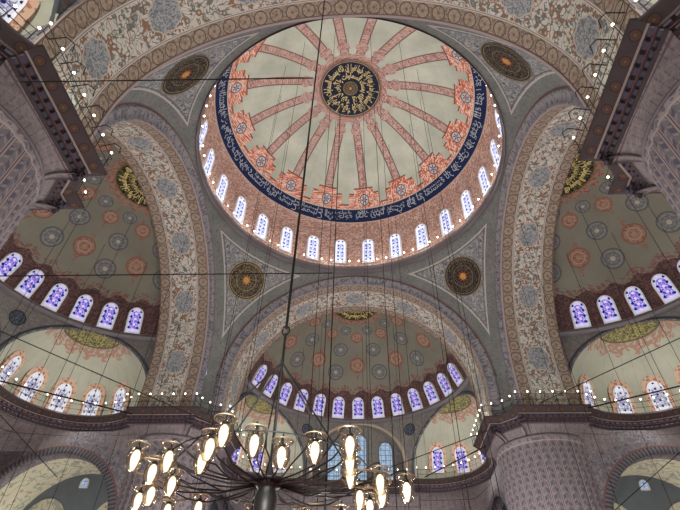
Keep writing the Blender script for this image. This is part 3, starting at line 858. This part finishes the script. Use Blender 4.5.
def ledge(sx, sy, swap, label):
    """curved ledge under one exedra with the squinch below it and the wall with its big arch"""
    tf = (lambda p: Vector((sx*p[1], sy*p[0], p[2]))) if swap else (lambda p: Vector((sx*p[0], sy*p[1], p[2])))
    root, low, L = cornice('ledge', exf, -1, tf, None)
    tag(root, label, 'ledge', kind='structure')
    n = len(low)-1; c = Vector((6.35, 19.65)); WX, WY = 11.5, 26.6
    def Q(p):
        d = (p-c).normalized(); ts = []
        if d.x > 1e-4: ts.append((WX-c.x)/d.x)
        if d.y > 1e-4: ts.append((WY-c.y)/d.y)
        q = c+d*min(ts)
        return q
    def LF(a, b):
        p = low[round(a*n)]; q = Q(p)
        if (q-c).length < (p-c).length: q = p
        f = sin(b*pi/2); w = p.lerp(q, f); z = 16.63-1.5*(1-cos(b*pi/2)); return tf((w.x, w.y, z))
    MB().grid(LF, n, 10, uv=lambda a, b: (L[round(a*n)], b*3)).build('squinch', M['corbel'], root)
    # ledge floor out to the niche
    ce = Vector((EC*sin(RD(60)), YS+EC*cos(RD(60))))
    P = resample(exf, .4); m = len(P)-1
    MB().grid(lambda a, b: tf((*(P[round(a*m)].lerp(ce+(P[round(a*m)]-ce).normalized()*5.4 if (P[round(a*m)]-ce).length < 5.3 else P[round(a*m)]+(P[round(a*m)]-c).normalized()*.6, b)), 17.57)), m, 2).build('ledge_floor', M['stone_trim'], root)
    # wall with arch (plane x = WX in the template, y 15..26.6)
    yc, Ra, za = 21.25, 4.85, 10.1
    def zb(y):
        k = Ra*Ra-(y-yc)**2; return za+sqrt(k) if k > 0 else 0
    ys = [15.0+.3*i for i in range(5)]+[yc-Ra]+[yc-Ra*cos(pi*i/32) for i in range(1, 32)]+[yc+Ra, 26.6]
    ys = sorted(set(round(y, 4) for y in ys))
    mb = MB()
    for y0, y1 in zip(ys, ys[1:]):
        ins = abs((y0+y1)/2-yc) < Ra
        z0, z1 = (zb(y0) or za, zb(y1) or za) if ins else (0, 0)
        pts = [(WX, y0, z0), (WX, y1, z1), (WX, y1, 16.6), (WX, y0, 16.6)]
        mb.face([tf(p) for p in pts], [(p[1], p[2]) for p in pts])
        if ins:
            pts = [(WX, y0, z0), (WX, y1, z1), (WX+.9, y1, z1), (WX+.9, y0, z0)]; mb.face([tf(p) for p in pts], [(p[1], p[0]) for p in pts])
    for y in (yc-Ra, yc+Ra):
        pts = [(WX, y, 0), (WX+.9, y, 0), (WX+.9, y, za), (WX, y, za)]; mb.face([tf(p) for p in pts], [(p[0], p[2]) for p in pts])
    w = mb.build('wall_aisle', M['wall']); tag(w, 'tiled lower wall with a wide arch below the ' + label.split(' under the ')[-1], 'wall', kind='structure')
    # voussoir trim
    pr = [(0, .0), (0, -.08), (.3, -.08), (.34, -.03), (.55, -.03), (.6, 0)]
    mb = MB(); k = len(pr)-1
    def VT(a, b):
        th = pi*a; o, e = pr[round(b*k)]; return tf((WX+e, yc-(Ra+o)*cos(th), za+(Ra+o)*sin(th)))
    mb.grid(VT, 48, k).build('arch_moulding', M['voussoir'], w)
    return root
for sx, sy, sw, lb in ((1, 1, False, 'dark corbelled ledge under the right niche of the far semi-dome'), (-1, 1, False, 'dark corbelled ledge under the left niche of the far semi-dome'),
                       (1, 1, True, 'dark corbelled ledge under the far niche of the right semi-dome'), (-1, 1, True, 'dark corbelled ledge under the far niche of the left semi-dome'),
                       (1, -1, True, 'dark corbelled ledge under the near niche of the right semi-dome'), (-1, -1, True, 'dark corbelled ledge under the near niche of the left semi-dome'),
                       (1, -1, False, 'dark corbelled ledge under the rear right niche'), (-1, -1, False, 'dark corbelled ledge under the rear left niche')):
    ledge(sx, sy, sw, lb)
# straight ledges closing the middle of each side
for q in range(4):
    t = turn(q)
    r, low, L = cornice('ledge', [(5.25, 24.1), (4.3, 24.85), (0, 25.05), (-4.3, 24.85), (-5.25, 24.1)], -1, t, None)
    tag(r, 'dark straight ledge in the middle of the %s side' % {'near': 'rear'}.get(SIDE[q], SIDE[q]), 'ledge', kind='structure')
    MB().grid(lambda a, b: t((-6+12*a, 24.95+3.2*b, 17.57)), 2, 1).build('ledge_floor', M['stone_trim'], r)
    MB().grid(lambda a, b: t((-5.6+11.2*a, 25.6+(26.6-25.6)*b, 16.63-1.3*b)), 8, 3, uv=lambda a, b: (a*11, b*2)).build('corbel', M['corbel'], r)
# outer lower walls
for q, nm in enumerate(('wall_far', 'wall_left', 'wall_rear', 'wall_right')):
    t = turn(q)
    w = MB().grid(lambda a, b: t((-27+54*a, 26.65, 17*b)), 54, 17, uv=lambda a, b: (54*a, 17*b)).build(nm, M['wall'])
    tag(w, 'lower outer wall on the %s side' % nm.split('_')[1], 'wall', kind='structure')
f = MB().grid(lambda a, b: (-27+54*a, -27+54*b, 0), 8, 8).build('floor', M['floor']); tag(f, 'red patterned carpet floor', 'floor', kind='structure')

# aisle bays seen through the arches at left and right
for sx, nm in ((-1, 'left'), (1, 'right')):
    x0, x1, y0, y1 = 16.0, 26.6, 12.3, 16.6
    cx = (x0+x1)/2
    bay = MB().grid(lambda a, b: (sx*(cx-5.3*cos(pi*a)), y0+(y1-y0)*b, 10.0+5.3*sin(pi*a)), 32, 10, uv=lambda a, b: (a*16, b*13)).build('aisle_vault', M['aisle'])
    tag(bay, 'pale painted vault of the aisle seen through the lower %s arch' % nm, 'vault', kind='structure')
    mb = MB()
    mb.grid(lambda a, b: (sx*(x0+(x1-x0)*a), y1, 16*b), 12, 8)
    mb.build('slate_end_wall', M['slate_paint'], bay)
    for dx in (-2.7, 2.7):
        mb = MB(); O = arch_outline(1.7, 6.2, 16)
        for rr, yy, nm2 in ((1., .06, 'aisle'),):
            mb.face([(sx*(cx+dx)+p[0], y1-yy, 7.2+p[1]) for p in O]); 
            for i in range(len(O)):
                p, q = O[i], O[(i+1) % len(O)]; mb.face([(sx*(cx+dx)+p[0], y1-yy, 7.2+p[1]), (sx*(cx+dx)+q[0], y1-yy, 7.2+q[1]), (sx*(cx+dx)+q[0], y1, 7.2+q[1]), (sx*(cx+dx)+p[0], y1, 7.2+p[1])])
        mb.build('blind_arch', M['aisle'], bay, smooth=False)
    wx = {-1: -21.7, 1: 21.7}[sx]
    make_window((wx, y1-.05, 14.2), (0, -1, 0), (0, 0, 1), .34, .75, 'sky_glass', 'small bright window deep in the %s aisle bay' % nm, frame='stucco_white')

# ------------------------------------------------------------------ lamp railings on the ledges
def bulb_mesh(r):
    me = MB().lathe([(0.001, -r), (r*.7, -r*.7), (r, 0), (r*.75, r*.65), (r*.35, r*1.2), (.001, r*1.25)], n=10).mesh('bulb'); me.materials.append(M['bulb']); return me
BM = bulb_mesh(.05); BMF = bulb_mesh(.075)
def railing(plan, label, closed=False, step=.86, bm=BM, z=ZL):
    P = [Vector(p) for p in plan]; L = [0]
    for a, b in zip(P, P[1:]): L.append(L[-1]+(b-a).length)
    def at(s):
        for i in range(len(P)-1):
            if s <= L[i+1]+1e-6: return P[i].lerp(P[i+1], (s-L[i])/max(1e-6, L[i+1]-L[i]))
        return P[-1]
    o = at(L[-1]/2); root = empty('lamp_railing', (o.x, o.y, z)); tag(root, label, 'railing', 'iron lamp railings along the ledges')
    loc = lambda x, y, zz: (x-o.x, y-o.y, zz-z)
    n = max(2, round(L[-1]/step))
    for hz in (.42, .84):
        MB().tube([loc(p.x, p.y, z+hz) for p in P], .016, 5).build('rail', M['iron'], root)
    me = MB().tube([(0, 0, 0), (0, 0, .95)], .02, 5).mesh('post'); me.materials.append(M['iron'])
    for i in range(n+1):
        p = at(L[-1]*i/n)
        b = link('post', me, None, root); b.location = loc(p.x, p.y, z)
        q = link('bulb', bm, None, root); q.location = loc(p.x, p.y, z+1.02)
    return root
def mp(pts, sx, sy, swap=False): return [((sx*y, sy*x) if swap else (sx*x, sy*y)) for x, y in pts]
pr_in = [(9.56, 16.9), (9.56, 11.4), (10.55, 11.35), (11.35, 10.55), (11.4, 9.56), (16.9, 9.56)]
for sx, sy, w in ((1, 1, 'far right pier'), (-1, 1, 'far left pier'), (1, -1, 'near right pier'), (-1, -1, 'near left pier')):
    railing(mp(pr_in, sx, sy), 'black iron railing with small lit bulbs on the cornice of the %s' % w)
exr = arcpts((6.35, 19.65), 4.68, -38, 100, 24)
for sx, sy, sw, w in ((1, 1, False, 'the right niche of the far semi-dome'), (-1, 1, False, 'the left niche of the far semi-dome'), (1, 1, True, 'the far niche of the right semi-dome'), (-1, 1, True, 'the far niche of the left semi-dome'), (-1, -1, False, 'the rear left niche'), (1, -1, False, 'the rear right niche')):
    railing(mp(exr, sx, sy, sw), 'iron railing with lit bulbs on the ledge of %s' % w)
railing([(4.6, 24.8), (0, 25.15), (-4.6, 24.8)], 'black iron railing with small lit bulbs below the three tall far windows')
# hooks on the near railings
for sx, w in ((-1, 'left'), (1, 'right')):
    for i in range(6):
        y = -16.6+.86*i; x = sx*9.55
        h = MB().tube([(0, 0, 0), (-sx*.45, .1, .35), (-sx*.52, .42, .55), (-sx*.4, .62, .4)], .022, 5).build('lamp_bracket', M['iron'])
        h.location = (x, y, ZL+.45); tag(h, 'bent iron bracket on the near %s cornice railing, %s from the rear end' % (w, ORD[i]), 'bracket', 'iron brackets on the near cornices')
# string of bulbs round the dome rim
root = empty('string_light', (0, 0, 33.1)); tag(root, 'ring of small lit bulbs on the ledge at the foot of the central dome', 'string of lights')
MB().tube([(11.62*cos(2*pi*i/96), 11.62*sin(2*pi*i/96), .42) for i in range(96)], .015, 4, closed=True).build('rail', M['iron'], root)
for i in range(81):
    b = link('bulb', BMF, None, root); a = 2*pi*(i+.5)/81; b.location = (11.6*sin(a), 11.6*cos(a), .5)

# ------------------------------------------------------------------ chandelier
HUB = Vector((-.29, -16.21, 3.8))
ch = empty('chandelier', HUB); tag(ch, 'wide black iron chandelier with glowing glass lamps in front of the far niche', 'chandelier')
MB().lathe([(.001, -.5), (.1, -.5), (.155, -.44), (.15, -.16), (.12, -.08), (.14, -.05), (.2, 0), (.16, .04), (.08, .07), (.04, .2), (.02, .3), (.001, .3)], n=24).build('hub', M['hub_metal'], ch)
MB().lathe([(.2, .0), (.26, -.01), (.27, .02), (.26, .04), (.2, .04)], n=32).build('hub_collar', M['hub_metal'], ch)
LAMPS = [(-1.48, -.90), (-1.43, -.43), (-1.08, -.87), (-1.74, .43), (-1.31, .01), (-2.02, .69), (-1.23, 1.06), (-.23, -1.61), (-.48, -1.23), (-.68, -.81), (.06, -1.34), (.32, -.99), (.73, -1.14), (1.14, -1.29), (1.12, -.78), (1.11, -.34), (1.49, -.09), (1.52, .42), (1.85, .21), (1.21, .55), (1.35, .96)]
LAMPS += [(-.5, 1.5), (.3, 1.7), (.9, 1.5), (-1.75, 1.2)]
cup = MB().lathe([(.025, -.17), (.06, -.15), (.1, -.06), (.105, .05), (.085, .1), (.1, .13), (.135, .16), (.13, .165), (.095, .135), (.078, .1), (.097, .05), (.092, -.06), (.055, -.14), (.02, -.155)], n=20).mesh('glass_cup'); cup.materials.append(M['glass'])
blb = MB().lathe([(.001, -.15), (.018, -.14), (.04, -.07), (.05, 0.), (.04, .06), (.018, .09), (.001, .09)], n=14).mesh('lamp_bulb'); blb.materials.append(M['lamp'])
cap = MB().lathe([(.001, .26), (.012, .25), (.012, .14), (.04, .12), (.04, .10), (.001, .10)], n=10).mesh('lamp_holder'); cap.materials.append(M['iron'])
rim_ = MB().tube([(.135*cos(2*pi*i/20), .135*sin(2*pi*i/20), .163) for i in range(20)], .007, 5, closed=True).mesh('cup_rim'); rim_.materials.append(M['brass'])
for x, y in LAMPS:
    l = link('glass_lamp', cup, None, ch); l.location = (x, y, 0)
    for nm, me in (('bulb', blb), ('lamp_holder', cap), ('cup_rim', rim_)): link(nm, me, None, l)
def ring(r, z, rad, name, c=(0, 0), m='iron'):
    MB().tube([(c[0]+r*cos(2*pi*i/48), c[1]+r*sin(2*pi*i/48), z) for i in range(48)], rad, 6, closed=True).build(name, M[m], ch)
ring(1.35, .14, .008, 'lamp_ring')
for c in ((-1.5, -.3), (-1.6, .7), (1.3, .1), (.5, 1.5)):
    ring(.34, .1, .014, 'lamp_hoop', c, 'brass')
for i, (x, y) in enumerate(LAMPS):
    r = math.hypot(x, y); a = atan2(y, x); w = .06 if i % 2 else -.05
    at_ = lambda f, z, da=0.: (r*f*cos(a+da), r*f*sin(a+da), z)
    MB().tube([(.16*cos(a), .16*sin(a), .0), at_(.35, -.04), at_(.6, .0, w), at_(.8, .1), at_(.95, .24), at_(1., .25)], .011, 6).build('arm', M['iron'], ch)
for i in range(7):
    a = 2*pi*(i+.4)/7
    MB().tube([(.16*cos(a), .16*sin(a), -.02), (.6*cos(a), .6*sin(a), -.08), (.85*cos(a+.05), .85*sin(a+.05), .02), (1.1*cos(a), 1.1*sin(a), .03), (1.35*cos(a), 1.35*sin(a), .14)], .011, 6).build('arm', M['iron'], ch)
KN = Vector((0, 0, 1.85))
MB().tube([(0, 0, .3), KN], .018, 6).build('centre_rope', M['rope'], ch)
for a in (-97, -78, -52, 25, 110, 190):
    MB().tube([KN, (1.35*cos(RD(a)), 1.35*sin(RD(a)), .15)], .012, 5).build('suspension_rope', M['rope'], ch)
MB().lathe([(.012, 1.8), (.026, 1.82), (.03, 1.87), (.02, 1.93), (.012, 1.93)], n=10).build('rope_knot', M['rope'], ch)
MB().tube([KN, (0, 0, 2.4)], .018, 6).build('hanging_rope', M['rope'], ch)
MB().tube([(.06*sin(2*pi*i/16), 0, 2.45+.09*cos(2*pi*i/16)) for i in range(16)], .016, 5, closed=True).build('hook_ring', M['iron'], ch)
MB().tube([(0, 0, 2.5), (0, 0, 31.05-3.8)], .022, 6).build('main_rope', M['rope'], ch)

# ------------------------------------------------------------------ cables and thin hanging wires
def ray(px, py):
    a, b = px-340, 255-py; cr, sr = cos(CAM['roll']), sin(CAM['roll']); u = cr*a+sr*b; v = -sr*a+cr*b
    cp, sp = cos(CAM['pitch']), sin(CAM['pitch']); x = u; y = CAM['f']*cp-v*sp; z = CAM['f']*sp+v*cp
    c, s = cos(CAM['yaw']), sin(CAM['yaw']); return Vector((c*x+s*y, -s*x+c*y, z))
C0 = Vector((CAM['x'], CAM['y'], CAM['z']))
def on(px, py, ax, val):
    r = ray(px, py); i = 'xyz'.index(ax); return C0+r*((val-C0[i])/r[i])
def cable(a, b, r, label):
    c = (Vector(a)+Vector(b))/2
    o = MB().tube([Vector(a)-c, Vector(b)-c], r, 6).build('cable', M['rope']); o.location = c
    tag(o, label, 'cable'); return o
W = []
def wire(x, y, z1, r=.014):
    z0 = 4.0
    o = MB().tube([(0, 0, 0), (0, 0, z1-z0)], r, 5).build('hanging_wire', M['rope']); o.location = (x, y, z0)
    W.append((o, x, y)); return o
wb = on(334, 273, 'y', -3.)
def zdome(x, y):
    r = math.hypot(x, y)
    if r < 10.5: return 32.35+sqrt(13.55**2-r*r)-.03
    return None
wr = MB().tube([(0, 0, 0), (0, 0, zdome(wb.x, wb.y)-4)], .03, 6).build('hanging_rope', M['rope']); wr.location = (wb.x, wb.y, 4)
tag(wr, 'thick dark rope hanging from the dome left of centre, where the long cable ties on', 'rope')
cable(wb-Vector((.08, 0, 0)), on(0, 276, 'x', -16.5), .028, 'long dark cable running level from the left semi-dome to the hanging rope')
wa = Vector((HUB.x-.08, HUB.y, on(313, 78, 'y', HUB.y).z))
cable(wa, on(20, 82, 'x', -9.2), .02, 'dark cable running level from the near left cornice to the chandelier rope')
cable(on(0, 331, 'x', -22), on(215, 425, 'y', 9.6), .03, 'dark cable slanting down across the left niche to the far left pier')
cable(on(0, 381, 'x', -22.5), on(132, 414, 'y', 9.6), .05, 'thick dark cable slanting along the windows of the left niche')
cable(on(680, 338, 'x', 22), on(540, 403, 'y', 10.2), .03, 'dark cable slanting up across the right niche')
cable(on(680, 386, 'x', 22.5), on(588, 408, 'y', 9.6), .05, 'thick dark cable slanting along the windows of the right niche')
cable(on(487, 431, 'y', 11.5), on(378, 472, 'y', 14), .03, 'dark cable slanting from the far right pier towards the chandelier')
cable(on(486, 446, 'y', 11.5), on(425, 477, 'y', 20), .045, 'thick dark cable slanting below the right niche windows of the far semi-dome')
cable(on(0, 415, 'x', -21), on(57, 477, 'x', -19), .025, 'dark cable slanting across the lower left arch')
cable(on(680, 452, 'x', 21), on(615, 510, 'y', 11), .025, 'dark cable slanting across the lower right arch')
for i in range(14):
    a = 2*pi*(i+.35)/14; x, y = 6.6*sin(a), 6.6*cos(a); wire(x, y, zdome(x, y))
for x, y in ((1.2, 1.0), (-1.6, 3.2), (2.6, -2.)): wire(x, y, zdome(x, y))
def zsemi(x, y, q):
    t = {0: (x, y-YS), 1: (y, -x-YS), 3: (y, x-YS)}[q]; k = RSD**2-t[0]**2-t[1]**2
    return ZC+sqrt(k)-.03 if k > 0 else None
for x, y, q in ((-3.5, 18, 0), (3.8, 18.2, 0), (0.6, 20.5, 0), (-5.5, 20, 0), (6., 20., 0), (-18, 3, 1), (-18.5, -1.5, 1), (-20.5, 4.5, 1), (-22, 1.5, 1), (-20.5, 7.5, 1), (-24, 5, 1), (18, 3, 3), (18.5, -1.5, 3), (20.5, 4.5, 3), (22, 1.5, 3), (20.5, 7.5, 3), (17.5, 6.5, 3), (-17.5, 6.5, 1), (24, 5, 3), (-23, -2, 1)):
    z = zsemi(x, y, q)
    if z: wire(x, y, z)
for s in (-1, 1):                     # wires along the side arches
    for y in (7.6, 4.2): wire(s*13.6, y, ZC+sqrt(RS**2-y*y)-.03)

NUM = lambda i: ORD[i] if i < 14 else ['fifteenth', 'sixteenth', 'seventeenth', 'eighteenth', 'nineteenth', 'twentieth'][i-14]
for nm, tst in (('from the central dome', lambda x, y: math.hypot(x, y) < 9), ('from the far semi-dome', lambda x, y: y > 16 and abs(x) < 11), ('from the left semi-dome and arch', lambda x, y: x < -11), ('from the right semi-dome and arch', lambda x, y: x > 11)):
    g = sorted([(atan2(x-C0.x, y-C0.y), o.name, o) for o, x, y in W if tst(x, y)])
    for i, (_, _, o) in enumerate(g): tag(o, 'thin dark wire hanging straight down %s, %s from the left' % (nm, NUM(i)), 'wire', 'thin lamp wires hanging from the vaults')
# ------------------------------------------------------------------ light
def point(n, loc, e, c=(1, .9, .78), r=.6):
    d = bpy.data.lights.new(n, 'POINT'); d.energy = e; d.color = c; d.shadow_soft_size = r
    o = bpy.data.objects.new(n, d); COL.objects.link(o); o.location = loc; return o
for x in (-12, 0, 12):
    for y in (-14, 0, 14):
        if (x, y) == (0, -14): continue
        point('hall_lamps', (x, y, 4.2), 3400, (.98, 1, .98), 1.5)
point('hall_lamps', (0, -20, 4.2), 1900, (.98, 1, .98), 1.0)
for q in range(4):
    t = turn(q)
    for s in (-60, 60): point('ledge_lamp', t((11.4*sin(RD(s)), YS+11.4*cos(RD(s)), 18.3)), 420 if q != 2 else 900, (1, .95, .86), .4)
for sx in (-1, 1):
    point('aisle_lamp', (sx*21.3, 14.4, 6), 900, (1, .95, .86), .6)
    for sy in (-1, 1): point('ledge_lamp', (sx*10.4, sy*14., 18.2), 420 if sy > 0 else 200, (1, .95, .84), .3)
for a in range(16):  # unseen spots added round the rim to brighten the dome field
    t_ = 2*pi*a/16; d = bpy.data.lights.new('dome_ring_fill', 'SPOT'); d.energy = 250; d.spot_size = RD(110); d.spot_blend = .8; d.shadow_soft_size = .4; d.color = (1, .98, .94)
    o = bpy.data.objects.new('dome_ring_fill', d); COL.objects.link(o); o.location = (11.0*sin(t_), 11.0*cos(t_), 33.5)
    o.rotation_euler = (Vector((-4*sin(t_), -4*cos(t_), 45))-Vector(o.location)).to_track_quat('-Z', 'Y').to_euler()
w = bpy.data.worlds.new('World'); S.world = w; w.use_nodes = True
w.node_tree.nodes['Background'].inputs[0].default_value = (.75, .85, 1, 1); w.node_tree.nodes['Background'].inputs[1].default_value = .6

for a in range(16): point('rim_fill', (10.5*sin(2*pi*(a+.5)/16), 10.5*cos(2*pi*(a+.5)/16), 33.6), 62, (1, .96, .9), .4)  # extra points added to lift the window zone beyond what the rim bulbs give
# ------------------------------------------------------------------ camera and view
cd = bpy.data.cameras.new('camera'); cam = bpy.data.objects.new('camera', cd); COL.objects.link(cam)
cd.sensor_fit = 'HORIZONTAL'; cd.sensor_width = 36; cd.lens = CAM['f']*36/680; cd.clip_end = 300; cd.clip_start = .05
c, s = cos(CAM['yaw']), sin(CAM['yaw']); right = Vector((c, -s, 0)); fh = Vector((s, c, 0))
cp, sp = cos(CAM['pitch']), sin(CAM['pitch']); fwd = fh*cp+Vector((0, 0, sp)); up = -fh*sp+Vector((0, 0, cp))
cr, sr = cos(CAM['roll']), sin(CAM['roll']); ea = right*cr-up*sr; eb = right*sr+up*cr
cam.matrix_world = Matrix(((ea.x, eb.x, -fwd.x, C0.x), (ea.y, eb.y, -fwd.y, C0.y), (ea.z, eb.z, -fwd.z, C0.z), (0, 0, 0, 1)))
S.camera = cam
S.view_settings.view_transform = 'Standard'; S.view_settings.look = 'None'; S.view_settings.gamma = 1; S.view_settings.exposure = .15
S.view_settings.use_curve_mapping = False
S.cycles.use_denoising = True
S.cycles.max_bounces = 6; S.cycles.diffuse_bounces = 4; S.cycles.sample_clamp_indirect = 5
